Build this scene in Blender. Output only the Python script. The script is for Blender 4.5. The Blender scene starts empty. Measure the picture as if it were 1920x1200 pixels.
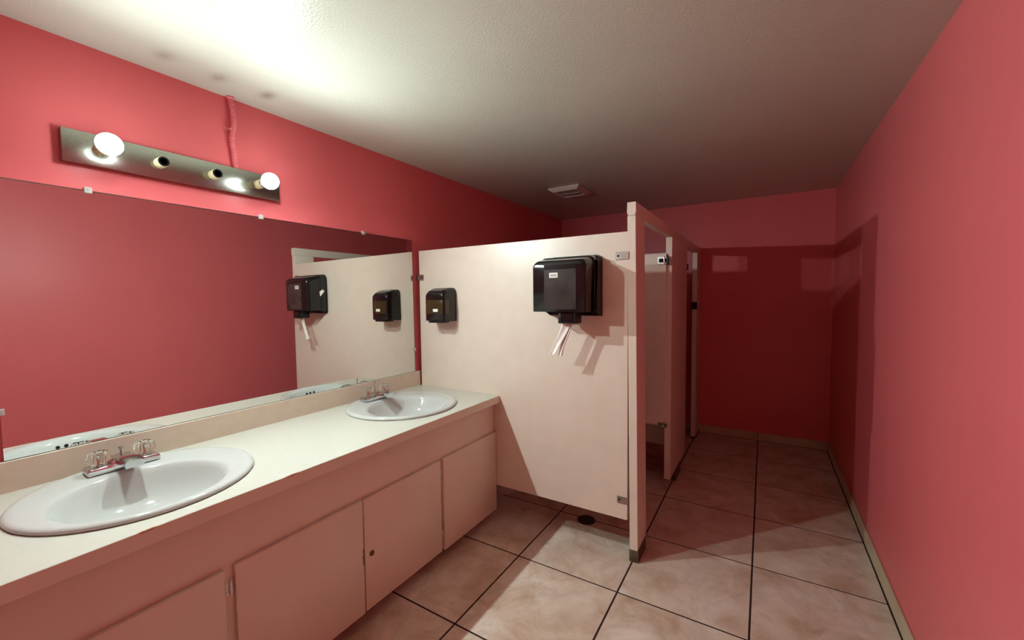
import bpy, bmesh, math, random
from mathutils import Vector, Matrix

random.seed(7)
scene = bpy.context.scene
C = scene.collection

# ------------------------------------------------------------------ camera, world, exposure
YAW, PITCH, ROLL = 0.55046, -0.05424, -0.01172
FPX = 770.15
cy_, sy_, cp_, sp_ = math.cos(YAW), math.sin(YAW), math.cos(PITCH), math.sin(PITCH)
fwd = Vector((-sy_ * cp_, cy_ * cp_, sp_))
rgt = Vector((cy_, sy_, 0))
upv = rgt.cross(fwd)
r2 = rgt * math.cos(ROLL) + upv * math.sin(ROLL)
u2 = -rgt * math.sin(ROLL) + upv * math.cos(ROLL)
cam_d = bpy.data.cameras.new('camera')
cam_d.sensor_width = 36.0
cam_d.lens = FPX / 1920 * 36.0
cam_d.clip_start = 0.02
cam = bpy.data.objects.new('camera', cam_d)
C.objects.link(cam)
m4 = Matrix((r2, u2, -fwd)).transposed().to_4x4()
m4.translation = Vector((2.1935, -2.5265, 1.4779))
cam.matrix_world = m4
scene.camera = cam

world = bpy.data.worlds.new('world')
scene.world = world
world.use_nodes = True
world.node_tree.nodes['Background'].inputs[0].default_value = (0.02, 0.015, 0.015, 1)
world.node_tree.nodes['Background'].inputs[1].default_value = 0.0

BULB_POWER = 10000.0                      # emission of the two lit bulbs
BULB_COLOR = (0.83, 1.0, 0.98)

vs = scene.view_settings
vs.view_transform = 'Standard'
vs.look = 'None'
vs.exposure = 0.0
vs.gamma = 1.0
vs.use_curve_mapping = False

# ------------------------------------------------------------------ room measures (metres)
W, D, B, H = 2.738, 2.2715, -3.75, 2.444      # right wall x, far wall y, back wall y, ceiling z
T = 0.572                                      # floor tile pitch
GX = 1.021                                     # one grout line in x (others every T)
YP = -0.297                                    # face of the partition
PX0, PX1 = 1.5705, 1.6150                      # pilaster thickness range in x

# ------------------------------------------------------------------ materials
def lin(c):
    c = c / 255.0
    return c / 12.92 if c <= 0.04045 else ((c + 0.055) / 1.055) ** 2.4

def srgb(r, g, b):
    return (lin(r), lin(g), lin(b), 1.0)

def new_mat(name, col, rough=0.5, metal=0.0, spec=0.5, coat=0.0):
    m = bpy.data.materials.new(name)
    m.use_nodes = True
    nt = m.node_tree
    p = nt.nodes['Principled BSDF']
    p.inputs['Base Color'].default_value = col
    p.inputs['Roughness'].default_value = rough
    p.inputs['Metallic'].default_value = metal
    p.inputs['Specular IOR Level'].default_value = spec
    p.inputs['Coat Weight'].default_value = coat
    return m, nt, p

def coord(nt, kind='Object', scale=None):
    tc = nt.nodes.new('ShaderNodeTexCoord')
    if scale is None:
        return tc.outputs[kind]
    mp = nt.nodes.new('ShaderNodeMapping')
    mp.inputs['Scale'].default_value = scale
    nt.links.new(tc.outputs[kind], mp.inputs['Vector'])
    return mp.outputs['Vector']

def noise(nt, vec, scale, detail=3.0, rough=0.5, dist=0.0):
    n = nt.nodes.new('ShaderNodeTexNoise')
    n.inputs['Scale'].default_value = scale
    n.inputs['Detail'].default_value = detail
    n.inputs['Roughness'].default_value = rough
    n.inputs['Distortion'].default_value = dist
    nt.links.new(vec, n.inputs['Vector'])
    return n.outputs['Fac']

def ramp(nt, fac, stops):
    r = nt.nodes.new('ShaderNodeValToRGB')
    el = r.color_ramp.elements
    while len(el) < len(stops):
        el.new(0.5)
    for e, (p, c) in zip(el, stops):
        e.position = p
        e.color = c
    nt.links.new(fac, r.inputs['Fac'])
    return r.outputs['Color']

def mix(nt, fac, a, b, mode='MIX'):
    n = nt.nodes.new('ShaderNodeMix')
    n.data_type = 'RGBA'
    n.blend_type = mode
    for sock, v in ((n.inputs['Factor'], fac), (n.inputs[6], a), (n.inputs[7], b)):
        if isinstance(v, (int, float)):
            sock.default_value = v
        elif isinstance(v, tuple):
            sock.default_value = v
        else:
            nt.links.new(v, sock)
    return n.outputs[2]

def bump(nt, p, height, strength, dist):
    b = nt.nodes.new('ShaderNodeBump')
    b.inputs['Strength'].default_value = strength
    b.inputs['Distance'].default_value = dist
    nt.links.new(height, b.inputs['Height'])
    nt.links.new(b.outputs['Normal'], p.inputs['Normal'])

def varied(name, c1, c2, scale, rough, spec=0.5, bump_scale=None, bs=0.15, bd=0.002, metal=0.0, detail=4):
    m, nt, p = new_mat(name, c1, rough, metal, spec)
    v = coord(nt)
    f = noise(nt, v, scale, detail)
    nt.links.new(ramp(nt, f, [(0.3, c1), (0.7, c2)]), p.inputs['Base Color'])
    if bump_scale:
        bump(nt, p, noise(nt, v, bump_scale, 2.0), bs, bd)
    return m

M = {}
WALL1, WALL2 = (0.775, 0.158, 0.168, 1), (0.74, 0.146, 0.156, 1)
M['wall'] = varied('pink_wall_paint', WALL1, WALL2, 2.2, 0.36, 0.22, 190, 0.22, 0.0012)

# ceiling: off-white semi-gloss paint, orange-peel texture, three soot stains over the lamp sockets
m, nt, p = new_mat('ceiling_paint', srgb(218, 214, 202), 0.26, 0, 0.3)
v = coord(nt)
base = ramp(nt, noise(nt, v, 1.6, 4), [(0.3, srgb(198, 196, 183)), (0.7, srgb(192, 190, 177))])
sep = nt.nodes.new('ShaderNodeSeparateXYZ')
nt.links.new(v, sep.inputs[0])
def math_node(nt, op, a, b=None):
    n = nt.nodes.new('ShaderNodeMath')
    n.operation = op
    for i, q in enumerate((a, b)):
        if q is None:
            continue
        if isinstance(q, (int, float)):
            n.inputs[i].default_value = q
        else:
            nt.links.new(q, n.inputs[i])
    return n.outputs[0]
tot = None
CEIL_O = (W / 2, (D + B) / 2, H)
for sx, sy, st in ((0.165, -1.812, 0.35), (0.16, -1.622, 0.4), (0.178, -1.425, 0.55)):
    dx = math_node(nt, 'MULTIPLY', math_node(nt, 'SUBTRACT', sep.outputs[0], sx - CEIL_O[0]), 1 / 0.045)
    dy = math_node(nt, 'MULTIPLY', math_node(nt, 'SUBTRACT', sep.outputs[1], sy - CEIL_O[1]), 1 / 0.03)
    q = math_node(nt, 'ADD', math_node(nt, 'MULTIPLY', dx, dx), math_node(nt, 'MULTIPLY', dy, dy))
    g = math_node(nt, 'MULTIPLY', math_node(nt, 'POWER', 2.718, math_node(nt, 'MULTIPLY', q, -1.0)), st)
    tot = g if tot is None else math_node(nt, 'ADD', tot, g)
st_n = math_node(nt, 'MULTIPLY', tot, math_node(nt, 'ADD', noise(nt, v, 60, 3), 0.45))
nt.links.new(mix(nt, st_n, base, srgb(92, 78, 68)), p.inputs['Base Color'])
bump(nt, p, noise(nt, v, 120, 2.0), 0.5, 0.003)
M['ceiling'] = m

# floor tile: cloudy beige stone-look ceramic
m, nt, p = new_mat('beige_ceramic_tile', srgb(206, 186, 168), 0.42, 0, 0.4)
oi = nt.nodes.new('ShaderNodeObjectInfo')
tc = nt.nodes.new('ShaderNodeTexCoord')
va = nt.nodes.new('ShaderNodeVectorMath')
va.operation = 'ADD'
sc = nt.nodes.new('ShaderNodeVectorMath')
sc.operation = 'SCALE'
cmb = nt.nodes.new('ShaderNodeCombineXYZ')
for i in range(3):
    nt.links.new(oi.outputs['Random'], cmb.inputs[i])
nt.links.new(cmb.outputs[0], sc.inputs[0])
sc.inputs['Scale'].default_value = 37.0
nt.links.new(tc.outputs['Object'], va.inputs[0])
nt.links.new(sc.outputs[0], va.inputs[1])
v = va.outputs[0]
c1 = ramp(nt, noise(nt, v, 5.0, 6, 0.62, 0.6), [(0.30, srgb(184, 154, 130)), (0.5, srgb(209, 188, 170)), (0.72, srgb(224, 210, 197))])
vein = ramp(nt, noise(nt, v, 3.2, 5, 0.62, 0.9), [(0.44, (0, 0, 0, 1)), (0.5, (1, 1, 1, 1)), (0.56, (0, 0, 0, 1))])
vm = math_node(nt, 'MULTIPLY', vein, math_node(nt, 'MULTIPLY', noise(nt, v, 3.5, 2), 0.42))
c2 = mix(nt, vm, c1, srgb(150, 128, 112))
nt.links.new(c2, p.inputs['Base Color'])
bump(nt, p, noise(nt, v, 18, 5), 0.08, 0.004)
M['tile'] = m
M['grout'] = varied('dark_grout', srgb(58, 36, 32), srgb(42, 26, 24), 40, 0.9, 0.2)
M['base_tile'] = varied('beige_base_tile', srgb(206, 190, 160), srgb(186, 166, 138), 6, 0.45, 0.4)

M['laminate'] = varied('cream_laminate', srgb(224, 207, 192), srgb(219, 202, 186), 9, 0.34, 0.45, 120, 0.05, 0.0006)
M['counter'] = varied('cream_countertop_laminate', srgb(197, 192, 181), srgb(193, 188, 176), 60, 0.3, 0.45)
M['cabinet'] = varied('cabinet_paint', srgb(226, 211, 194), srgb(220, 204, 186), 5, 0.42, 0.4, 90, 0.05, 0.0006)
M['ceramic'], nt, p = new_mat('white_ceramic', srgb(190, 189, 185), 0.08, 0, 0.45, 0.0)
M['chrome'], nt, p = new_mat('chrome', srgb(205, 205, 205), 0.1, 1.0)
M['steel'] = varied('brushed_steel', srgb(160, 160, 150), srgb(148, 148, 138), 160, 0.25, 0.5, None, metal=1.0)
M['dark_steel'] = varied('dull_steel', srgb(140, 130, 112), srgb(100, 92, 80), 40, 0.42, 0.5, None, metal=1.0)
M['brass'], nt, p = new_mat('aged_brass', srgb(120, 96, 58), 0.4, 1.0)
M['black'], nt, p = new_mat('black_plastic', srgb(18, 17, 18), 0.16, 0, 0.5)
M['matt_black'], nt, p = new_mat('matt_black_plastic', srgb(16, 15, 15), 0.4, 0, 0.4)
M['smoke'] = varied('smoke_grey_plastic', srgb(62, 57, 54), srgb(44, 41, 41), 9, 0.2, 0.5)
M['amber'] = varied('smoked_amber_plastic', srgb(66, 52, 28), srgb(52, 40, 22), 7, 0.2, 0.5)
M['white_label'], nt, p = new_mat('white_label', srgb(232, 226, 220), 0.5)
M['grey_print'], nt, p = new_mat('grey_print', srgb(168, 162, 156), 0.6)
M['paper'] = varied('white_paper', srgb(240, 232, 226), srgb(228, 220, 214), 40, 0.85, 0.2, 160, 0.2, 0.001)
M['dark'], nt, p = new_mat('dark_hole', srgb(14, 11, 10), 0.7, 0, 0.2)
M['cast_iron'] = varied('dark_drain_metal', srgb(82, 70, 64), srgb(54, 45, 42), 60, 0.45, 0.5, None, metal=0.4)
M['pink_conduit'] = varied('pink_painted_conduit', srgb(228, 122, 128), srgb(222, 112, 120), 20, 0.45, 0.4)
M['socket'] = varied('ivory_socket', srgb(226, 218, 178), srgb(210, 198, 150), 20, 0.35, 0.4)
M['bulb_housing'], nt, p = new_mat('white_bulb_housing', srgb(226, 222, 206), 0.35)
M['vent'] = varied('white_vent_plastic', srgb(222, 216, 206), srgb(212, 204, 194), 12, 0.4)
M['kick'] = varied('toe_kick_board', srgb(120, 92, 78), srgb(100, 76, 64), 8, 0.7)
M['chip'] = varied('chipped_laminate', srgb(206, 176, 150), srgb(178, 146, 120), 90, 0.8, 0.2)
M['bright_steel'] = varied('bright_steel', srgb(232, 228, 222), srgb(216, 210, 204), 30, 0.45, 0.5, None, metal=0.8)
M['splash'] = varied('beige_backsplash_laminate', srgb(222, 206, 188), srgb(217, 200, 181), 30, 0.34, 0.4)
M['bracket'] = varied('satin_steel', srgb(178, 164, 156), srgb(158, 146, 138), 30, 0.42, 0.5, None, metal=1.0)
M['bare_edge'] = varied('bare_particle_board', srgb(150, 112, 84), srgb(120, 88, 64), 90, 0.85, 0.2)
# mirror: silvered glass
M['mirror'], nt, p = new_mat('silvered_mirror', (0.73, 0.74, 0.71, 1), 0.0, 1.0)
M['mirror_edge'] = varied('corroded_mirror_edge', srgb(70, 72, 62), srgb(40, 40, 36), 60, 0.4, 0.4)
# clear acrylic
M['acrylic'], nt, p = new_mat('clear_acrylic', (0.98, 0.97, 0.93, 1), 0.04, 0, 0.5)
p.inputs['Transmission Weight'].default_value = 1.0
p.inputs['IOR'].default_value = 1.25
M['clip_plastic'], nt, p = new_mat('clear_clip_plastic', srgb(232, 230, 226), 0.12, 0, 0.6)
p.inputs['Transmission Weight'].default_value = 0.5
# lit bulb
m = bpy.data.materials.new('lit_bulb')
m.use_nodes = True
nt = m.node_tree
nt.nodes.clear()
em = nt.nodes.new('ShaderNodeEmission')
em.inputs['Color'].default_value = (*BULB_COLOR, 1)
# LED dome: glow shaped forward and downward to spare the ceiling direct light
sx = nt.nodes.new('ShaderNodeVectorMath')
sx.operation = 'DOT_PRODUCT'
nt.links.new(coord(nt, 'Normal'), sx.inputs[0])
sx.inputs[1].default_value = Vector((0.86, 0.06, -0.51)).normalized()
pw_ = math_node(nt, 'POWER', math_node(nt, 'MAXIMUM', sx.outputs['Value'], 0.0), 12.0)
st_ = math_node(nt, 'MULTIPLY', math_node(nt, 'ADD', math_node(nt, 'MULTIPLY', pw_, 0.995), 0.008), BULB_POWER)
nt.links.new(st_, em.inputs['Strength'])
out = nt.nodes.new('ShaderNodeOutputMaterial')
nt.links.new(em.outputs[0], out.inputs[0])
M['bulb'] = m

# ------------------------------------------------------------------ mesh helpers
class MB:
    """Collects shapes in world coordinates; build() links them as one mesh object."""
    def __init__(self):
        self.v, self.f = [], []

    def add(self, verts, faces):
        o = len(self.v)
        self.v += [tuple(q) for q in verts]
        self.f += [tuple(i + o for i in fc) for fc in faces]
        return self

    def box(self, x0, x1, y0, y1, z0, z1, bev=0.0, seg=2):
        if bev <= 0:
            vv = [(x, y, z) for x in (x0, x1) for y in (y0, y1) for z in (z0, z1)]
            return self.add(vv, [(0, 1, 3, 2), (4, 6, 7, 5), (0, 4, 5, 1), (2, 3, 7, 6), (0, 2, 6, 4), (1, 5, 7, 3)])
        bm = bmesh.new()
        bmesh.ops.create_cube(bm, size=1)
        bmesh.ops.scale(bm, vec=(x1 - x0, y1 - y0, z1 - z0), verts=bm.verts)
        bmesh.ops.translate(bm, vec=((x0 + x1) / 2, (y0 + y1) / 2, (z0 + z1) / 2), verts=bm.verts)
        bmesh.ops.bevel(bm, geom=list(bm.edges), offset=bev, segments=seg, profile=0.5, affect='EDGES')
        return self.addbm(bm)

    def addbm(self, bm):
        bm.verts.index_update()
        self.add([q.co[:] for q in bm.verts], [[q.index for q in fc.verts] for fc in bm.faces])
        bm.free()
        return self

    def prism(self, poly, axis, a, b, bev=0.0, seg=2):
        """poly: 2-D outline (in the two other axes, cyclic order), extruded along axis from a to b."""
        n = len(poly)
        def put(p, t):
            q = list(p)
            q.insert(axis, t)
            return q
        vv = [put(q, a) for q in poly] + [put(q, b) for q in poly]
        ff = [tuple(range(n))[::-1], tuple(range(n, 2 * n))] + [(i, (i + 1) % n, n + (i + 1) % n, n + i) for i in range(n)]
        if bev <= 0:
            return self.add(vv, ff)
        bm = bmesh.new()
        bv = [bm.verts.new(q) for q in vv]
        for fc in ff:
            bm.faces.new([bv[i] for i in fc])
        bmesh.ops.recalc_face_normals(bm, faces=bm.faces)
        ed = [e for e in bm.edges if len(e.link_faces) == 2 and e.calc_face_angle(0) > 0.5]
        bmesh.ops.bevel(bm, geom=ed, offset=bev, segments=seg, profile=0.5, affect='EDGES')
        return self.addbm(bm)

    def rings(self, rings, cap0=True, cap1=True):
        n = len(rings[0])
        vv = [q for r in rings for q in r]
        ff = []
        for k in range(len(rings) - 1):
            for i in range(n):
                j = (i + 1) % n
                ff.append((k * n + i, k * n + j, (k + 1) * n + j, (k + 1) * n + i))
        if cap0:
            ff.append(tuple(range(n))[::-1])
        if cap1:
            ff.append(tuple((len(rings) - 1) * n + i for i in range(n)))
        return self.add(vv, ff)

    def lathe(self, prof, center, axis='z', n=24, cap0=True, cap1=True):
        """prof: list of (radius, height) along axis from center."""
        cx, cy, cz = center
        rs = []
        for r, h in prof:
            ring = []
            for i in range(n):
                a = 2 * math.pi * i / n
                c, s = r * math.cos(a), r * math.sin(a)
                if axis == 'z':
                    ring.append((cx + c, cy + s, cz + h))
                elif axis == 'x':
                    ring.append((cx + h, cy + c, cz + s))
                else:
                    ring.append((cx + s, cy + h, cz + c))
            rs.append(ring)
        return self.rings(rs, cap0, cap1)

    def sphere(self, c, r, n=24, k=14, sx=1, sy=1, sz=1):
        prof = []
        for i in range(1, k):
            a = math.pi * i / k - math.pi / 2
            prof.append((r * math.cos(a), r * math.sin(a)))
        o = len(self.v)
        self.lathe(prof, (0, 0, 0), 'z', n)
        for i in range(o, len(self.v)):
            x, y, z = self.v[i]
            self.v[i] = (c[0] + x * sx, c[1] + y * sy, c[2] + z * sz)
        return self

    def tube(self, pts, radii, n=12):
        pts = [Vector(q) for q in pts]
        rs = []
        ref = Vector((1, 0, 0.01))
        for i, q in enumerate(pts):
            t = (pts[min(i + 1, len(pts) - 1)] - pts[max(i - 1, 0)]).normalized()
            u = t.cross(ref).normalized()
            w = t.cross(u)
            r = radii[i] if isinstance(radii, list) else radii
            rs.append([tuple(q + u * (r * math.cos(2 * math.pi * k / n)) + w * (r * math.sin(2 * math.pi * k / n))) for k in range(n)])
        return self.rings(rs)

    def build(self, name, mat, parent=None, origin=None, smooth=True, angle=35):
        o = origin if origin is not None else (parent_world(parent) if parent is not None else (0, 0, 0))
        me = bpy.data.meshes.new(name)
        me.from_pydata([(x - o[0], y - o[1], z - o[2]) for x, y, z in self.v], [], self.f)
        bm = bmesh.new()
        bm.from_mesh(me)
        bmesh.ops.recalc_face_normals(bm, faces=bm.faces)
        bm.to_mesh(me)
        bm.free()
        if smooth:
            for pl in me.polygons:
                pl.use_smooth = True
            me.set_sharp_from_angle(angle=math.radians(angle))
        me.materials.append(M[mat] if isinstance(mat, str) else mat)
        ob = bpy.data.objects.new(name, me)
        C.objects.link(ob)
        if parent is not None:
            ob.parent = parent
            pw = parent_world(parent)
            ob.location = (o[0] - pw[0], o[1] - pw[1], o[2] - pw[2])
            WORLD[ob.name] = tuple(o)
        else:
            ob.location = o
            WORLD[ob.name] = tuple(o)
        return ob

WORLD = {}
def parent_world(o):
    return WORLD[o.name]

def thing(name, loc, label, cat, group=None):
    o = bpy.data.objects.new(name, None)
    o.empty_display_size = 0.05
    C.objects.link(o)
    o.location = loc
    WORLD[o.name] = tuple(loc)
    return tag(o, label, cat, group)

def tag(o, label, cat, group=None):
    o['label'] = label
    o['category'] = cat
    if group:
        o['group'] = group
    return o

def structure(o, label=None, cat=None):
    o['kind'] = 'structure'
    if label:
        o['label'] = label
        o['category'] = cat
    return o

def copy_tree(o, parent=None):
    c = o.copy()
    C.objects.link(c)
    if parent is not None:
        c.parent = parent
    for ch in [q for q in bpy.data.objects if q.parent == o]:
        copy_tree(ch, c)
    return c

def rounded(w0, w1, h0, h1, r, corners='1234', n=6):
    """outline of a rectangle with some corners rounded; corner 1 lower-left, 2 lower-right, 3 upper-right, 4 upper-left"""
    out = []
    for c, (px, py, a0) in zip('1234', ((w0, h0, 180), (w1, h0, 270), (w1, h1, 0), (w0, h1, 90))):
        if c in corners:
            qx = px + r if px == w0 else px - r
            qy = py + r if py == h0 else py - r
            for k in range(n + 1):
                a = math.radians(a0 + 90 * k / n)
                out.append((qx + r * math.cos(a), qy + r * math.sin(a)))
        else:
            out.append((px, py))
    return out

# ------------------------------------------------------------------ room shell
TH = 0.10
structure(MB().box(-TH, 0, B - TH, D + TH, -TH, H + TH).build('wall_left', 'wall', origin=(0, (B + D) / 2, 0)), 'pink painted wall behind the long mirror', 'wall')
structure(MB().box(W, W + TH, B - TH, D + TH, -TH, H + TH).build('wall_right', 'wall', origin=(W, (B + D) / 2, 0)), 'plain pink painted wall along the right side', 'wall')
structure(MB().box(0, W, D, D + TH, -TH, H + TH).build('wall_far', 'wall', origin=(W / 2, D, 0)), 'red looking end wall beyond the toilet stalls', 'wall')
structure(MB().box(0, W, B - TH, B, -TH, H + TH).build('wall_back', 'wall', origin=(W / 2, B, 0)), 'pink wall behind the viewer', 'wall')
structure(MB().box(0, W, B, D, H, H + TH).build('ceiling', 'ceiling', origin=CEIL_O), 'off white semi gloss ceiling with soot marks over the lamp', 'ceiling')

floor = structure(MB().box(0, W, B, D, -TH, -0.0012).build('floor', 'grout', origin=(W / 2, (B + D) / 2, -TH)), 'beige ceramic tile floor with dark grout', 'floor')
g = 0.0042
gx = 0.0042
xs = [0.0] + [GX + T * i for i in range(-1, 3)] + [W]
ys = [B] + [T * j for j in range(-6, 4)] + [D]
tile_mesh = {}
for i in range(len(xs) - 1):
    for j in range(len(ys) - 1):
        x0 = xs[i] + (gx if i else 0)
        x1 = xs[i + 1] - (gx if i < len(xs) - 2 else 0.0175)
        y0 = ys[j] + (g if j else 0)
        y1 = ys[j + 1] - (g if j < len(ys) - 2 else 0.013)
        w, h = round(x1 - x0, 4), round(y1 - y0, 4)
        key = (w, h)
        loc = ((x0 + x1) / 2, (y0 + y1) / 2, 0)
        if key not in tile_mesh:
            ob = MB().box(x0, x1, y0, y1, -0.008, 0.0, 0.0012, 1).build('tile', 'tile', floor, origin=loc)
            tile_mesh[key] = ob.data
        else:
            ob = bpy.data.objects.new('tile', tile_mesh[key])
            C.objects.link(ob)
            ob.parent = floor
            pw = parent_world(floor)
            ob.location = (loc[0] - pw[0], loc[1] - pw[1], loc[2] - pw[2])

BH = 0.082
bb = structure(MB().box(W - 0.006, W, B, D, 0.0, BH - 0.004).build('baseboard_right', 'grout', origin=(W, (B + D) / 2, 0)), 'beige tile skirting along the right wall', 'baseboard')
me = None
for j in range(len(ys) - 1):
    y0, y1 = ys[j] + 0.0015, ys[j + 1] - (0.0015 if j < len(ys) - 2 else 0.013)
    MB().box(W - 0.012, W - 0.001, y0, y1, 0.002, BH, 0.0015, 1).build('skirting_tile', 'base_tile', bb, origin=(W, (y0 + y1) / 2, 0))
bb = structure(MB().box(0, W - 0.012, D - 0.006, D, 0.0, BH - 0.004).build('baseboard_far', 'grout', origin=(W / 2, D, 0)), 'beige tile skirting along the end wall', 'baseboard')
for i in range(len(xs) - 1):
    x0, x1 = xs[i] + 0.002, xs[i + 1] - (0.002 if i < len(xs) - 2 else 0.013)
    MB().box(x0, x1, D - 0.012, D - 0.001, 0.002, BH, 0.0015, 1).build('skirting_tile', 'base_tile', bb, origin=((x0 + x1) / 2, D, 0))

# ------------------------------------------------------------------ vanity cabinet
CZ = 0.837                       # countertop height
CX = 0.7225                      # countertop front
FX = 0.673                       # cabinet face
CY0, CY1 = -2.62, -0.300         # cabinet ends
van = thing('vanity_cabinet', (0.35, (CY0 + CY1) / 2, 0), 'long cream vanity cabinet with flat doors under the sinks', 'cabinet')
MB().box(FX - 0.018, FX, CY0, CY1, 0.066, 0.788, 0.001, 1).build('face_frame', 'cabinet', van)
MB().box(0.004, FX - 0.018, CY0, CY0 + 0.018, 0.066, 0.788).build('side_panel', 'cabinet', van)
MB().box(0.004, FX - 0.018, CY1 - 0.018, CY1, 0.066, 0.788).build('side_panel', 'cabinet', van)
MB().box(0.004, FX - 0.018, CY0 + 0.018, CY1 - 0.018, 0.066, 0.084).build('bottom_panel', 'cabinet', van)
MB().box(0.585, 0.60, CY0, CY1, 0.0, 0.066).build('toe_kick', 'kick', van)
DZ0, DZ1, DX = 0.068, 0.588, 0.692
def cabinet_door(y0, y1, z0=DZ0, z1=DZ1, dx=0.0):
    return MB().box(FX + 0.001, DX + dx, y0, y1, z0, z1, 0.0022, 2).build('door', 'cabinet', van, origin=((FX + DX) / 2, (y0 + y1) / 2, z0))
d4 = cabinet_door(-0.826, -0.302, 0.066, 0.590)
d3 = cabinet_door(-1.360, -0.850, 0.072, 0.586)
d2 = cabinet_door(-1.880, -1.3665, 0.068, 0.588)
d1 = cabinet_door(-2.420, -1.912, 0.068, 0.588)
# barrel hinges in the gaps between the doors
def hinge(door, y, z):
    mb = MB().box(FX, FX + 0.003, y - 0.011, y + 0.011, z - 0.026, z + 0.026, 0.0008, 1)
    mb.lathe([(0.0055, -0.018), (0.0055, 0.018)], (FX + 0.008, y + 0.004, z), 'z', 12)
    mb.lathe([(0.0042, -0.026), (0.0042, 0.026)], (FX + 0.008, y + 0.004, z), 'z', 12)
    mb.lathe([(0.004, 0), (0.003, 0.002)], (FX + 0.003, y - 0.006, z + 0.016), 'x', 10)
    mb.lathe([(0.004, 0), (0.003, 0.002)], (FX + 0.003, y - 0.006, z - 0.016), 'x', 10)
    return mb.build('hinge', 'bright_steel', door)
hinge(d2, -1.8945, 0.515)
hinge(d2, -1.8945, 0.150)
hinge(d3, -0.838, 0.512)
hinge(d3, -0.838, 0.165)
lk = MB().lathe([(0.0125, 0), (0.0125, 0.003), (0.0095, 0.0045), (0.0085, 0.003)], (DX, -1.324, 0.325), 'x', 20).build('cam_lock', 'brass', d3)
lk['label'] = 'round brass cam lock'
# splintered edge beside the lock
ch = MB().prism([(-1.3665, 0.372), (-1.3725, 0.36), (-1.3705, 0.345), (-1.3755, 0.332), (-1.3715, 0.318), (-1.3735, 0.302), (-1.3665, 0.285)], 0, DX - 0.003, DX + 0.0006)
ch.build('splintered_edge', 'bare_edge', d2)

# ------------------------------------------------------------------ countertop with two cut-outs and backsplash
SINKS = (-1.998, -0.786)
SXC, SRX, SRY = 0.345, 0.318, 0.325
ct = thing('countertop', (0.36, (CY0 + CY1) / 2, 0.79), 'long cream laminate countertop with two oval sinks set in', 'countertop')
mb = MB()
TY0, TY1 = CY0 - 0.012, YP - 0.002
cells = []
prev = TY0
for yc in SINKS:
    cells.append((prev, yc - 0.36, None))
    cells.append((yc - 0.36, yc + 0.36, yc))
    prev = yc + 0.36
cells.append((prev, TY1, None))
X0 = 0.002
for y0, y1, yc in cells:
    if yc is None:
        mb.add([(X0, y0, CZ), (CX, y0, CZ), (CX, y1, CZ), (X0, y1, CZ)], [(0, 1, 2, 3)])
        continue
    hx, hy = SRX - 0.02, SRY - 0.02
    angs = [2 * math.pi * i / 64 for i in range(64)]
    angs += [math.atan2(qy - yc, qx - SXC) % (2 * math.pi) for qx in (X0, CX) for qy in (y0, y1)]
    angs.sort()
    inn, outr, low = [], [], []
    for a in angs:
        c, s = math.cos(a), math.sin(a)
        inn.append((SXC + hx * c, yc + hy * s, CZ))
        low.append((SXC + hx * c, yc + hy * s, CZ - 0.03))
        tx = ((CX - SXC) / c if c > 1e-9 else (X0 - SXC) / c if c < -1e-9 else 1e9)
        ty = ((y1 - yc) / s if s > 1e-9 else (y0 - yc) / s if s < -1e-9 else 1e9)
        t = min(tx, ty)
        outr.append((SXC + t * c, yc + t * s, CZ))
    n = len(angs)
    mb.add(outr + inn + low, [(i, (i + 1) % n, n + (i + 1) % n, n + i) for i in range(n)] + [(n + i, n + (i + 1) % n, 2 * n + (i + 1) % n, 2 * n + i) for i in range(n)])
# ends and back
mb.add([(X0, TY0, CZ), (CX, TY0, CZ), (CX, TY0, CZ - 0.03), (X0, TY0, CZ - 0.03)], [(0, 1, 2, 3)])
mb.add([(X0, TY1, CZ), (CX, TY1, CZ), (CX, TY1, CZ - 0.03), (X0, TY1, CZ - 0.03)], [(0, 1, 2, 3)])
mb.build('top', 'counter', ct, smooth=False)
MB().box(CX - 0.022, CX + 0.0012, TY0, TY1, CZ - 0.047, CZ - 0.0004, 0.0008, 1).build('front_edge', 'cabinet', ct)
MB().box(0.001, 0.0205, TY0, TY1, CZ - 0.002, 0.9435, 0.0012, 1).build('backsplash', 'splash', ct)
for yc, ln in ((-1.693, 0.030), (-2.108, 0.026)):
    pts = [(yc - ln, CZ - 0.0003), (yc - ln * 0.6, CZ - 0.004), (yc - ln * 0.1, CZ - 0.0065), (yc + ln * 0.4, CZ - 0.004), (yc + ln, CZ - 0.0003), (yc + ln * 0.3, CZ + 0.0012), (yc - ln * 0.4, CZ + 0.0008)]
    MB().prism(pts, 0, CX - 0.004, CX + 0.0022).build('chipped_spot', 'chip', ct)

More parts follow.
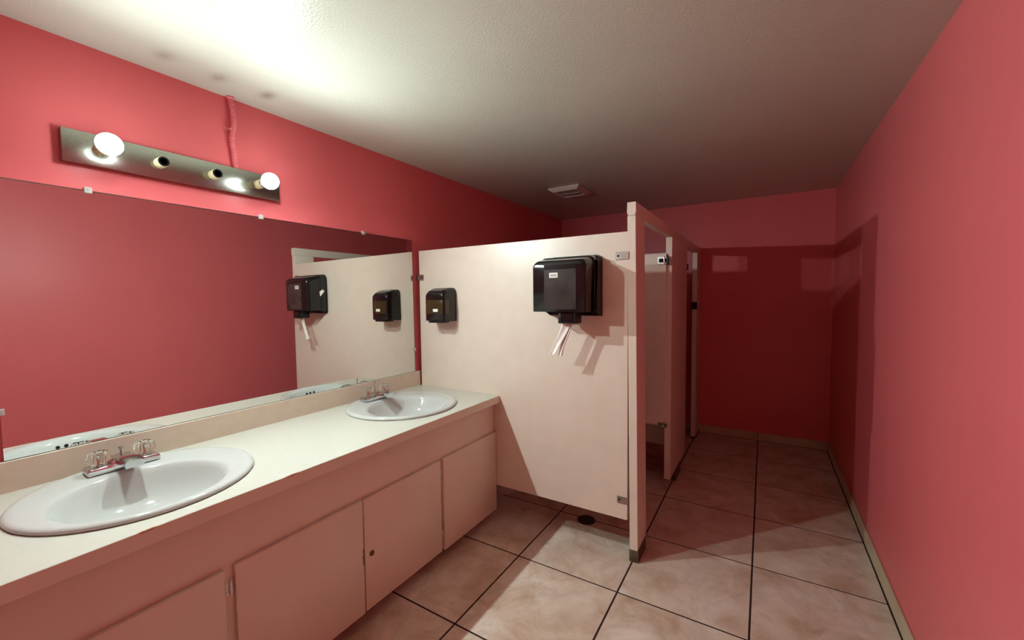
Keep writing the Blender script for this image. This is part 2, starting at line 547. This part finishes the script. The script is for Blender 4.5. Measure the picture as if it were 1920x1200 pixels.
# ------------------------------------------------------------------ sinks
def make_sink(yc, label):
    t = thing('sink', (SXC, yc, CZ), label, 'sink', 'drop-in vanity sinks')
    N = 72
    def ring(cx, cyo, rx, ry, z):
        return [(cx + rx * math.cos(2 * math.pi * i / N), yc + cyo + ry * math.sin(2 * math.pi * i / N), z) for i in range(N)]
    z0 = CZ + 0.0005
    R = [ring(SXC, 0, SRX - 0.030, SRY - 0.030, z0 - 0.012),
         ring(SXC, 0, SRX - 0.012, SRY - 0.012, z0),
         ring(SXC, 0, SRX - 0.002, SRY - 0.002, z0 + 0.001),
         ring(SXC, 0, SRX, SRY, z0 + 0.005),
         ring(SXC, 0, SRX - 0.001, SRY - 0.001, z0 + 0.009),
         ring(SXC, 0, SRX - 0.005, SRY - 0.005, z0 + 0.0135),
         ring(SXC, 0, SRX - 0.013, SRY - 0.013, z0 + 0.0165),
         ring(SXC + 0.004, -0.001, SRX - 0.025, SRY - 0.025, z0 + 0.0165),
         ring(SXC + 0.02, -0.006, SRX - 0.052, SRY - 0.052, z0 + 0.0130)]
    bx, byo, ax, ay = 0.400, -0.014, 0.222, 0.233
    R += [ring(bx - 0.008, byo, ax + 0.012, ay + 0.014, z0 + 0.0125),
          ring(bx, byo, ax + 0.002, ay + 0.003, z0 + 0.0105),
          ring(bx, byo, ax - 0.006, ay - 0.006, z0 + 0.004),
          ring(bx, byo, ax - 0.016, ay - 0.016, z0 - 0.012),
          ring(bx, byo, ax - 0.032, ay - 0.034, z0 - 0.045),
          ring(bx, byo, ax - 0.056, ay - 0.060, z0 - 0.080),
          ring(bx - 0.005, byo, ax - 0.092, ay - 0.098, z0 - 0.106),
          ring(bx - 0.01, byo, ax - 0.14, ay - 0.15, z0 - 0.122),
          ring(bx - 0.012, byo, 0.034, 0.034, z0 - 0.128),
          ring(bx - 0.012, byo, 0.020, 0.020, z0 - 0.132)]
    MB().rings(R, False, True).build('basin', 'ceramic', t, angle=60)
    dc = (bx - 0.012, yc + byo, z0 - 0.1285)
    dr = MB().lathe([(0.034, 0.0), (0.034, 0.002), (0.030, 0.0035), (0.023, 0.001), (0.023, -0.0005)], dc, 'z', 28).build('drain', 'chrome', t)
    MB().lathe([(0.019, 0), (0.019, 0.004), (0.015, 0.006)], dc, 'z', 24).build('stopper', 'dark_steel', dr)
    # overflow holes on the front wall of the bowl
    for k in (-1, 0, 1):
        a = k * 0.13
        rr = ax - 0.0205
        px, py = bx + rr * math.cos(a), yc + byo + (ay - 0.0205) * math.sin(a)
        mb = MB()
        nrm = Vector((-math.cos(a), -math.sin(a), 0.45)).normalized()
        e1 = Vector((-math.sin(a), math.cos(a), 0))
        e2 = nrm.cross(e1)
        c0 = Vector((px, py, z0 - 0.020))
        rs = []
        for off in (-0.006, 0.0016):
            rs.append([tuple(c0 + nrm * off + e1 * (0.0075 * math.cos(2 * math.pi * i / 14)) + e2 * (0.0075 * math.sin(2 * math.pi * i / 14))) for i in range(14)])
        mb.rings(rs).build('overflow_hole', 'dark', t)
    return t
make_sink(SINKS[0], 'oval white ceramic sink nearest the viewer in the countertop')
make_sink(SINKS[1], 'oval white ceramic sink beside the partition in the countertop')

# ------------------------------------------------------------------ faucets
def make_faucet(yc, rod_top, label, rod_knob):
    z0 = CZ + 0.0165
    t = thing('faucet', (0.115, yc, z0), label, 'faucet', 'chrome centerset faucets')
    # deck body: low end blocks rising to a humped centre
    prof = [(-0.104, 0.0), (-0.104, 0.016), (-0.099, 0.023), (-0.052, 0.024), (-0.040, 0.031), (-0.028, 0.041), (0, 0.045),
            (0.028, 0.041), (0.040, 0.031), (0.052, 0.024), (0.099, 0.023), (0.104, 0.016), (0.104, 0.0)]
    MB().prism([(yc + a, z0 + b) for a, b in prof], 0, 0.082, 0.150, 0.003, 2).build('body', 'chrome', t, angle=40)
    # spout: rectangular, sloping forward, open below
    sec = []
    for x, z, hw, th in ((0.118, 0.042, 0.031, 0.026), (0.155, 0.052, 0.030, 0.026), (0.190, 0.055, 0.029, 0.026), (0.220, 0.053, 0.0275, 0.026), (0.240, 0.046, 0.0265, 0.024)):
        top, bot = z0 + z, z0 + z - th
        sec.append([(x, yc - hw, bot), (x, yc - hw, top - 0.004), (x, yc - hw + 0.006, top), (x, yc + hw - 0.006, top), (x, yc + hw, top - 0.004), (x, yc + hw, bot)])
    sp = MB().rings(sec).build('spout', 'chrome', t, angle=50)
    MB().lathe([(0.010, 0.0), (0.010, -0.007), (0.008, -0.007)], (0.222, yc, z0 + 0.0275), 'z', 16).build('aerator', 'dark_steel', sp)
    for s in (-1, 1):
        hy = yc + s * 0.066
        # fluted clear knob
        n = 40
        rs = []
        for r, h, fl in ((0.014, 0.026, 0), (0.022, 0.029, 0.3), (0.029, 0.038, 1), (0.0305, 0.050, 1), (0.0295, 0.064, 1), (0.0255, 0.0745, 0.7), (0.0215, 0.076, 0), (0.0195, 0.0740, 0), (0.006, 0.0730, 0)):
            rs.append([(0.115 + (r + 0.0026 * fl * math.cos(10 * 2 * math.pi * i / n)) * math.cos(2 * math.pi * i / n),
                        hy + (r + 0.0026 * fl * math.cos(10 * 2 * math.pi * i / n)) * math.sin(2 * math.pi * i / n), z0 + h) for i in range(n)])
        kn = MB().rings(rs).build('handle', 'acrylic', t, angle=50)
        kn['label'] = 'clear fluted acrylic knob'
        MB().lathe([(0.014, 0.0225), (0.014, 0.0255), (0.010, 0.0275), (0.0075, 0.032), (0.0075, 0.062), (0.004, 0.0635)], (0.115, hy, z0), 'z', 18).build('stem', 'chrome', kn)
    mb = MB().lathe([(0.0032, 0.02), (0.0032, rod_top - 0.010), (0.005, rod_top - 0.006), (rod_knob, rod_top - 0.002), (rod_knob, rod_top), (rod_knob * 0.6, rod_top + 0.0015)], (0.098, yc, z0), 'z', 18)
    mb.build('lift_rod', 'chrome', t)
    return t
make_faucet(-1.995, 0.070, 'chrome faucet with clear knobs on the nearest sink', 0.009)
make_faucet(-0.786, 0.104, 'chrome faucet with raised lift rod beside the partition', 0.007)

# ------------------------------------------------------------------ mirror with clear clips
MY0, MY1, MZ0, MZ1 = -2.268, -0.344, 0.9445, 1.9015
mir = thing('mirror', (0.012, (MY0 + MY1) / 2, MZ0), 'long frameless wall mirror resting on the backsplash', 'mirror')
gl = MB().box(0.0085, 0.0135, MY0 + 0.001, MY1 - 0.001, MZ0, MZ1).build('glass', 'mirror', mir, smooth=False)
# worn back edge at the right-hand end: a thin uneven strip of lost silvering
pts = [(MY1 - 0.001, MZ0), (MY1 - 0.001, MZ1)]
zz = MZ1
rr_ = random.Random(3)
while zz > MZ0 + 0.03:
    pts.append((MY1 + 0.0005 + rr_.random() * 0.004, zz))
    zz -= 0.03 + rr_.random() * 0.05
pts.append((MY1 + 0.001, MZ0))
MB().prism(pts[::-1], 0, 0.0085, 0.0132).build('worn_edge', 'mirror_edge', mir)
MB().box(0.0088, 0.0137, MY0 + 0.001, MY1 - 0.001, MZ0 - 0.0008, MZ0 + 0.0016).build('bottom_edge', 'mirror_edge', mir)
def mirror_clip(y, z, side):
    mb = MB()
    a = 0.011
    if side == 'top':
        mb.box(0.004, 0.0175, y - a, y + a, z - 0.001, z + 0.012, 0.002, 1)
        mb.box(0.0142, 0.0195, y - a, y + a, z - 0.011, z + 0.011, 0.002, 1)
    else:
        s = 1 if side == 'right' else -1
        y0, y1 = sorted((y - s * 0.010, y + s * 0.012))
        mb.box(0.0142, 0.0185, y0, y1, z - a, z + a, 0.002, 1)
    mb.lathe([(0.004, 0), (0.003, 0.0015)], (0.0192, y, z + (0.002 if side == 'top' else 0)), 'x', 10)
    return mb.build('mirror_clip', 'clip_plastic', mir)
for y in (-2.018, -1.392, -0.765):
    mirror_clip(y, MZ1, 'top')
mirror_clip(MY1, 1.106, 'right')
mirror_clip(MY0, 1.113, 'left')
mir.rotation_euler = (0, math.radians(-0.26), 0)

# ------------------------------------------------------------------ light bar
LZ0, LZ1, LY0, LY1 = 1.993, 2.111, -2.084, -1.305
LX = 0.034
bar = thing('vanity_light_bar', (0, (LY0 + LY1) / 2, LZ0), 'brushed metal light bar with two lit bulbs and two empty sockets', 'light')
MB().box(0.0005, LX, LY0, LY1, LZ0, LZ1, 0.002, 2).build('backplate', 'steel', bar)
LZ = 2.054
for k in range(4):
    y = (-1.985, -1.803, -1.607, -1.412)[k]
    so = MB().lathe([(0.021, 0), (0.0205, 0.042), (0.0185, 0.045), (0.0165, 0.045), (0.0165, 0.030)], (LX - 0.001, y, LZ), 'x', 28, True, True).build('socket', 'socket', bar)
    if k in (0, 3):
        prof = [(0.013, 0.030), (0.0155, 0.052), (0.021, 0.072), (0.029, 0.088), (0.036, 0.100), (0.0385, 0.110), (0.0375, 0.121), (0.0325, 0.1335), (0.0245, 0.1425), (0.014, 0.148), (0.003, 0.1495)]
        lit = MB().lathe(prof[4:], (LX, y, LZ), 'x', 32, False, True).build('bulb', 'bulb', bar)
        lit['label'] = 'lit frosted bulb'
        MB().lathe(prof[:5], (LX, y, LZ), 'x', 24, True, True).build('bulb_housing', 'bulb_housing', lit)
    else:
        MB().lathe([(0.0195, 0.0445), (0.0195, 0.0465), (0.0130, 0.0465), (0.0130, 0.0445)], (LX - 0.001, y, LZ), 'x', 28).build('socket_rim', 'black', so)
        MB().lathe([(0.0155, 0.0304), (0.0155, 0.031)], (LX - 0.001, y, LZ), 'x', 20).build('socket_contact', 'dark_steel', so)

# flexible conduit from the ceiling to the light bar
pts, rad = [], []
n = 120
for i in range(n + 1):
    t = i / n
    z = H - t * (H - LZ1 - 0.0005)
    y = -1.512 + 0.016 * t + 0.005 * math.sin(t * 6.0) - 0.007 * math.sin(min(max((t - 0.4) / 0.35, 0), 1) * math.pi)
    x = 0.014 + 0.004 * math.sin(t * 5)
    pts.append((x, y, z))
    rad.append((0.0122, 0.0122, 0.0094)[i % 3])
cond = thing('flexible_conduit', (0.014, -1.51, LZ1), 'pink painted corrugated conduit running from the ceiling to the light bar', 'conduit')
MB().tube(pts, rad, 12).build('hose', 'pink_conduit', cond, angle=30)
MB().box(0.001, 0.0255, -1.524, -1.498, 2.290, 2.299, 0.002, 1).box(0.001, 0.004, -1.540, -1.484, 2.287, 2.302, 0.001, 1).build('strap', 'pink_conduit', cond)
MB().lathe([(0.017, 0), (0.017, -0.006), (0.012, -0.010)], (0.018, -1.512, H - 0.0002), 'z', 18).build('ceiling_collar', 'pink_conduit', cond)

# ------------------------------------------------------------------ toilet stalls
GRP_B = 'steel brackets'
def panel_bracket(parent, x0, x1, z, hole_x, y=YP):
    mb = MB().box(x0, x1, y - 0.0045, y - 0.0002, z - 0.021, z + 0.021, 0.0015, 1)
    b = mb.build('bracket', 'bracket', parent)
    MB().lathe([(0.006, 0), (0.006, -0.0012), (0.004, -0.002)], (hole_x, y - 0.0045, z), 'y', 12).build('screw', 'dark', b)
    return b
PB, PT = 0.228, 1.827
par = thing('stall_partition', (0.8, YP + 0.0125, PB), 'cream partition panel holding the soap and towel dispensers', 'partition')
MB().box(0.030, 1.5645, YP, YP + 0.025, PB, PT, 0.0015, 1).build('panel', 'laminate', par)
b = panel_bracket(par, 0.016, 0.075, 1.632, 0.061)
MB().box(0.0005, 0.017, YP - 0.0045, YP + 0.012, 1.613, 1.651).build('wall_flange', 'dark_steel', b)
panel_bracket(par, 1.497, PX0 - 0.001, 1.698, 1.511)
panel_bracket(par, 1.507, PX0 - 0.001, 0.340, 1.522)

def pilaster(y0, y1, z0, z1, label, shoe):
    t = thing('pilaster', ((PX0 + PX1) / 2, (y0 + y1) / 2, 0), label, 'pilaster', 'stall pilasters')
    MB().box(PX0, PX1, y0, y1, z0, z1, 0.0015, 1).build('post', 'laminate', t)
    a, b_, ztop = shoe
    MB().box(PX0 - 0.0025, PX1 + 0.0025, a, b_, 0.0, ztop, 0.001, 1).build('shoe', 'dark_steel', t)
    return t
p1 = pilaster(YP, -0.108, 0.020, 1.908, 'cream pilaster with metal shoe at the end of the partition', (YP - 0.002, -0.125, 0.070))
p1.location.x += 0.009
p1.rotation_euler = (0, math.radians(-0.6), 0)
p2 = pilaster(0.665, 1.345, 0.095, 1.908, 'wide cream pilaster between the two stall doors', (0.885, 1.10, 0.096))
p3 = pilaster(1.985, D - 0.0135, 0.030, 1.908, 'narrow cream pilaster fixed to the end wall', (2.01, D - 0.0135, 0.031))
p1b = MB().box(PX1 - 0.030, PX1 - 0.008, -0.1078, -0.094, 1.335, 1.412, 0.004, 2).build('door_stop', 'matt_black', p1)
MB().box(PX0 - 0.004, PX1 + 0.004, 1.967, 1.9848, 1.340, 1.412, 0.003, 1).build('door_stop', 'matt_black', p3)

hr = thing('headrail', ((PX0 + PX1) / 2 - 0.008, 1.0, 1.908), 'cream overhead rail running along the stall tops to the end wall', 'rail')
HX0, HX1 = PX0 - 0.0115, PX1 - 0.010
pro = [(HX0 + 0.006, 1.909), (HX1 - 0.004, 1.909), (HX1 + 0.001, 1.926), (HX1, 1.979), (HX0 + 0.001, 1.979), (HX0 - 0.001, 1.926)]
MB().prism([(a, b_) for a, b_ in pro], 1, YP - 0.004, D - 0.001).build('rail', 'laminate', hr)

def hinge_bracket(door, x0, x1, y, z, size):
    mb = MB().box(x0, x1, y - 0.010, y - 0.0002, z - size, z + size, 0.002, 1)
    h = mb.build('hinge', 'bright_steel', door)
    MB().box(x0 + 0.012, x1 - 0.006, y - 0.0125, y - 0.0095, z - size * 0.5, z + size * 0.5, 0.001, 1).build('hinge_slot', 'dark', h)
    MB().lathe([(0.006, -size), (0.006, size)], ((x0 * 0.35 + x1 * 0.65), y - 0.012, z), 'z', 12).build('hinge_pin', 'chrome', h)
    MB().box(x1 - 0.012, x1 + 0.006, y - 0.018, y + 0.004, z - size * 1.15, z + size * 1.15, 0.002, 1).build('hinge_post', 'matt_black', h)
DB, DT = 0.506, 1.787
dr1 = thing('stall_door', (1.57, 0.650, DB), 'cream stall door standing open inside the nearer stall', 'door', 'stall doors')
MB().box(0.915, 1.578, 0.640, 0.664, DB, DT, 0.0015, 1).build('panel', 'laminate', dr1)
hinge_bracket(dr1, 1.517, 1.594, 0.640, 1.737, 0.028)
hb = MB().box(1.530, 1.594, 0.628, 0.6398, DB - 0.006, DB + 0.022, 0.001, 1).build('hinge', 'dark_steel', dr1)
MB().lathe([(0.008, 0), (0.006, -0.006)], (1.572, 0.628, DB + 0.008), 'y', 12).build('hinge_pin', 'chrome', hb)
dr2 = thing('stall_door', (1.56, 1.36, DB), 'stall door in the farther stall, seen edge on past the wide pilaster', 'door', 'stall doors')
MB().box(0.935, 1.606, 1.362, 1.387, DB, DT, 0.0015, 1).build('panel', 'laminate', dr2)
hb = MB().box(1.600, 1.622, 1.3455, 1.375, 1.700, 1.755, 0.002, 1).box(1.600, 1.622, 1.3455, 1.375, DB - 0.01, DB + 0.03, 0.002, 1).build('hinge', 'matt_black', dr2)
div = thing('stall_divider', (0.8, 0.995, 0.245), 'cream divider panel between the two stalls behind the open door', 'partition')
MB().box(0.02, PX0 - 0.004, 0.985, 1.010, 0.245, PT, 0.0015, 1).build('panel', 'laminate', div)
MB().box(PX0 - 0.06, PX0 - 0.0035, 0.9805, 0.9848, 0.33, 0.37, 0.001, 1).build('bracket', 'dark_steel', div)

# ------------------------------------------------------------------ toilet glimpsed under the partition
TYC = 0.11
to = thing('toilet', (0.35, TYC, 0), 'white ceramic toilet foot glimpsed below the partition beside the vanity', 'toilet')
def egg(x0, x1, hw, z, n=36):
    cx, rx = (x0 + x1) / 2, (x1 - x0) / 2
    return [(cx + rx * math.cos(2 * math.pi * i / n), TYC + hw * math.sin(2 * math.pi * i / n) * (1 - 0.12 * math.cos(2 * math.pi * i / n)), z) for i in range(n)]
MB().rings([egg(0.18, 0.612, 0.165, 0.0), egg(0.18, 0.612, 0.165, 0.02), egg(0.19, 0.60, 0.155, 0.05), egg(0.20, 0.57, 0.135, 0.12), egg(0.19, 0.57, 0.13, 0.20), egg(0.18, 0.66, 0.165, 0.30), egg(0.18, 0.70, 0.18, 0.37), egg(0.18, 0.70, 0.18, 0.385)]).build('bowl', 'ceramic', to, angle=60)
MB().rings([egg(0.20, 0.70, 0.182, 0.386), egg(0.20, 0.705, 0.185, 0.394), egg(0.20, 0.70, 0.180, 0.402)]).build('seat', 'ceramic', to)
MB().rings([egg(0.20, 0.70, 0.182, 0.403), egg(0.20, 0.70, 0.182, 0.415), egg(0.215, 0.68, 0.165, 0.421)]).build('lid', 'ceramic', to)
MB().box(0.012, 0.185, TYC - 0.21, TYC + 0.21, 0.36, 0.70, 0.02, 3).build('tank', 'ceramic', to)
MB().box(0.008, 0.195, TYC - 0.22, TYC + 0.22, 0.701, 0.735, 0.01, 2).build('tank_lid', 'ceramic', to)

# ------------------------------------------------------------------ floor drain
fd = thing('floor_drain', (1.216, -0.020, 0), 'round dark metal floor drain at the foot of the partition', 'drain')
cd = (1.216, -0.020, 0.0005)
MB().lathe([(0.060, 0), (0.060, 0.002), (0.056, 0.0045), (0.047, 0.0045), (0.046, 0.002)], cd, 'z', 36).build('ring', 'cast_iron', fd)
gr = MB().lathe([(0.0455, 0.0005), (0.0455, 0.0030), (0.044, 0.0036)], cd, 'z', 32).build('grate', 'cast_iron', fd)
mb = MB()
for rr, k in ((0.0, 1), (0.014, 6), (0.028, 12), (0.039, 16)):
    for i in range(k):
        a = 2 * math.pi * i / k
        mb.lathe([(0.0036, 0.0030), (0.0036, 0.0040)], (cd[0] + rr * math.cos(a), cd[1] + rr * math.sin(a), cd[2]), 'z', 8)
mb.build('grate_holes', 'dark', gr)

# ------------------------------------------------------------------ soap dispenser
YB = YP - 0.0008
sd = thing('soap_dispenser', (0.275, YP, 1.32), 'small black wall soap dispenser next to the mirror', 'soap dispenser')
MB().prism(rounded(0.192, 0.374, 1.322, 1.552, 0.03, '34'), 1, YB - 0.012, YB).build('back_plate', 'black', sd)
def body_rings(spec, x0, x1, zb, r):
    """spec: (y, x inset, top z, bottom z, corner radius) from wall to front"""
    rs = []
    for y, ins, zt, zbt, rad_ in spec:
        rs.append([(a, y, b_) for a, b_ in rounded(x0 + ins, x1 - ins, zbt, zt, rad_, '34', 8)])
    return rs
MB().rings(body_rings([(YB - 0.012, 0.000, 1.553, 1.322, 0.034), (YB - 0.055, 0.003, 1.550, 1.322, 0.034), (YB - 0.095, 0.006, 1.536, 1.323, 0.034), (YB - 0.112, 0.009, 1.526, 1.324, 0.032), (YB - 0.122, 0.014, 1.518, 1.327, 0.030), (YB - 0.1265, 0.021, 1.510, 1.332, 0.026)], 0.190, 0.376, 1.32, 0.03)).build('cover', 'black', sd, angle=50)
wn = MB().box(0.206, 0.3585, YB - 0.1275, YB - 0.110, 1.372, 1.468, 0.004, 2).box(0.300, 0.3715, YB - 0.109, YB - 0.025, 1.372, 1.468, 0.002, 1).build('window', 'amber', sd)
wn['label'] = 'smoked amber level window'
MB().box(0.275, 0.318, YB - 0.1305, YB - 0.1270, 1.388, 1.408, 0.001, 1).build('badge', 'white_label', sd)
MB().box(0.222, 0.346, YB - 0.118, YB - 0.045, 1.312, 1.3255, 0.003, 2).build('push_lever', 'matt_black', sd)

# ------------------------------------------------------------------ towel dispenser
td = thing('towel_dispenser', (1.25, YP, 1.33), 'large smoked black paper towel dispenser on the partition', 'towel dispenser')
bp = [(1.098, 1.371), (1.4225, 1.371)] + [(a, b_) for a, b_ in rounded(1.098, 1.4225, 1.371, 1.712, 0.035, '34', 6)[2:]]
MB().prism(bp, 1, YB - 0.016, YB).build('back_plate', 'matt_black', td)
# side cheeks: deep at the top, cut back towards the wall at the bottom
for xa, xb in ((1.099, 1.106), (1.413, 1.4205)):
    MB().prism([(YB - 0.016, 1.372), (YB - 0.016, 1.690), (YB - 0.060, 1.690), (YB - 0.085, 1.47), (YB - 0.085, 1.398)], 0, xa, xb, 0.0015, 1).build('side_cheek', 'matt_black', td)
MB().rings(body_rings([(YB - 0.030, 0.006, 1.708, 1.398, 0.036), (YB - 0.075, 0.008, 1.704, 1.398, 0.036), (YB - 0.076, 0.013, 1.697, 1.399, 0.036), (YB - 0.165, 0.018, 1.682, 1.397, 0.038), (YB - 0.185, 0.021, 1.676, 1.397, 0.038), (YB - 0.194, 0.027, 1.670, 1.398, 0.034), (YB - 0.1975, 0.034, 1.662, 1.402, 0.028)], 1.060, 1.414, 1.39, 0.03)).build('cover', 'black', td, angle=50)
wn = MB().prism(rounded(1.158, 1.345, 1.412, 1.655, 0.006, '1234', 3), 1, YB - 0.1992, YB - 0.190).build('window', 'smoke', td)
wn['label'] = 'dark grey see through front window'
MB().box(1.1585, 1.3445, YB - 0.1998, YB - 0.1988, 1.628, 1.654).build('window_band', 'black', wn)
lb = MB().box(1.190, 1.241, YB - 0.2012, YB - 0.1990, 1.583, 1.6105, 0.0008, 1).build('badge', 'white_label', td)
MB().box(1.197, 1.234, YB - 0.2018, YB - 0.2011, 1.590, 1.603).build('badge_print', 'grey_print', lb)
MB().prism([(YB - 0.085, 1.560), (YB - 0.060, 1.578), (YB - 0.044, 1.562), (YB - 0.082, 1.520)], 0, 1.0655, 1.0985).build('side_paper', 'white_label', td)  # white piece for the towel paper showing through the left side
nz = MB().box(1.228, 1.332, YB - 0.172, YB - 0.085, 1.333, 1.3985, 0.004, 2).build('outlet', 'matt_black', td)
MB().box(1.245, 1.318, YB - 0.174, YB - 0.1715, 1.345, 1.390, 0.003, 1).build('outlet_face', 'black', nz)

# hanging paper towel: two soft folds twisted into a strip
pt = thing('paper_towel', (1.27, YB - 0.13, 1.33), 'crumpled white paper towel hanging from the large towel dispenser', 'paper towel')
def strip(path, widths, name, ph):
    rs = []
    n = 16
    for i, (q, wd) in enumerate(zip(path, widths)):
        t = i / (len(path) - 1)
        ring = []
        for k in range(n):
            a = 2 * math.pi * k / n
            u, w_ = wd * math.cos(a), 0.0032 * math.sin(a) + 0.0045 * math.sin(3.0 * math.cos(a) + ph + 2 * t)
            tw = 0.35 - 0.5 * t
            ring.append((q[0] + u * math.cos(tw) - w_ * math.sin(tw), q[1] + u * math.sin(tw) * 0.6 + w_ * math.cos(tw), q[2] + 0.12 * u))
        rs.append(ring)
    return MB().rings(rs).build(name, 'paper', pt, angle=70)
Y0 = YB - 0.130
strip([(1.262, Y0, 1.345), (1.258, Y0, 1.325), (1.245, Y0 - 0.002, 1.290), (1.223, Y0 - 0.004, 1.245), (1.200, Y0 - 0.006, 1.200), (1.176, Y0 - 0.006, 1.155)], [0.024, 0.027, 0.025, 0.023, 0.021, 0.022], 'outer_fold', 0.3)
strip([(1.272, Y0 + 0.006, 1.345), (1.271, Y0 + 0.006, 1.325), (1.262, Y0 + 0.006, 1.285), (1.243, Y0 + 0.006, 1.230), (1.228, Y0 + 0.006, 1.190), (1.218, Y0 + 0.005, 1.146)], [0.020, 0.023, 0.020, 0.015, 0.013, 0.014], 'inner_fold', 1.5)

# ------------------------------------------------------------------ ceiling exhaust vent
VX0, VX1, VY0, VY1, VD = 0.528, 0.820, 0.826, 1.140, 0.030
vt = thing('exhaust_vent', ((VX0 + VX1) / 2, (VY0 + VY1) / 2, H), 'square white exhaust vent grille on the ceiling above the stalls', 'vent')
mb = MB()
def sq(ins, z):
    return [(VX0 + ins, VY0 + ins, z), (VX1 - ins, VY0 + ins, z), (VX1 - ins, VY1 - ins, z), (VX0 + ins, VY1 - ins, z)]
mb.rings([sq(0.0, H - 0.0003), sq(0.0, H - 0.008), sq(0.030, H - VD), sq(0.048, H - VD), sq(0.052, H - 0.016)], True, True)
mb.build('frame', 'vent', vt)
MB().box(VX0 + 0.053, VX1 - 0.053, VY0 + 0.053, VY1 - 0.053, H - 0.0165, H - 0.0155).build('dark_duct', 'dark', vt)
ns = 11
src = None
for i in range(ns):
    x = VX0 + 0.062 + (VX1 - VX0 - 0.124) * i / (ns - 1)
    if src is None:
        src = MB().prism([(x - 0.003, H - 0.017), (x + 0.003, H - 0.017), (x + 0.006, H - 0.028), (x + 0.001, H - 0.028)], 1, VY0 + 0.051, VY1 - 0.051).build('slat', 'vent', vt)
        sx0 = x
    else:
        c = src.copy()
        C.objects.link(c)
        c.parent = vt
        c.location = (src.location[0] + x - sx0, src.location[1], src.location[2])
MB().box(VX0 + 0.051, VX1 - 0.051, (VY0 + VY1) / 2 - 0.006, (VY0 + VY1) / 2 + 0.006, H - 0.0295, H - 0.022).build('cross_bar', 'vent', vt)
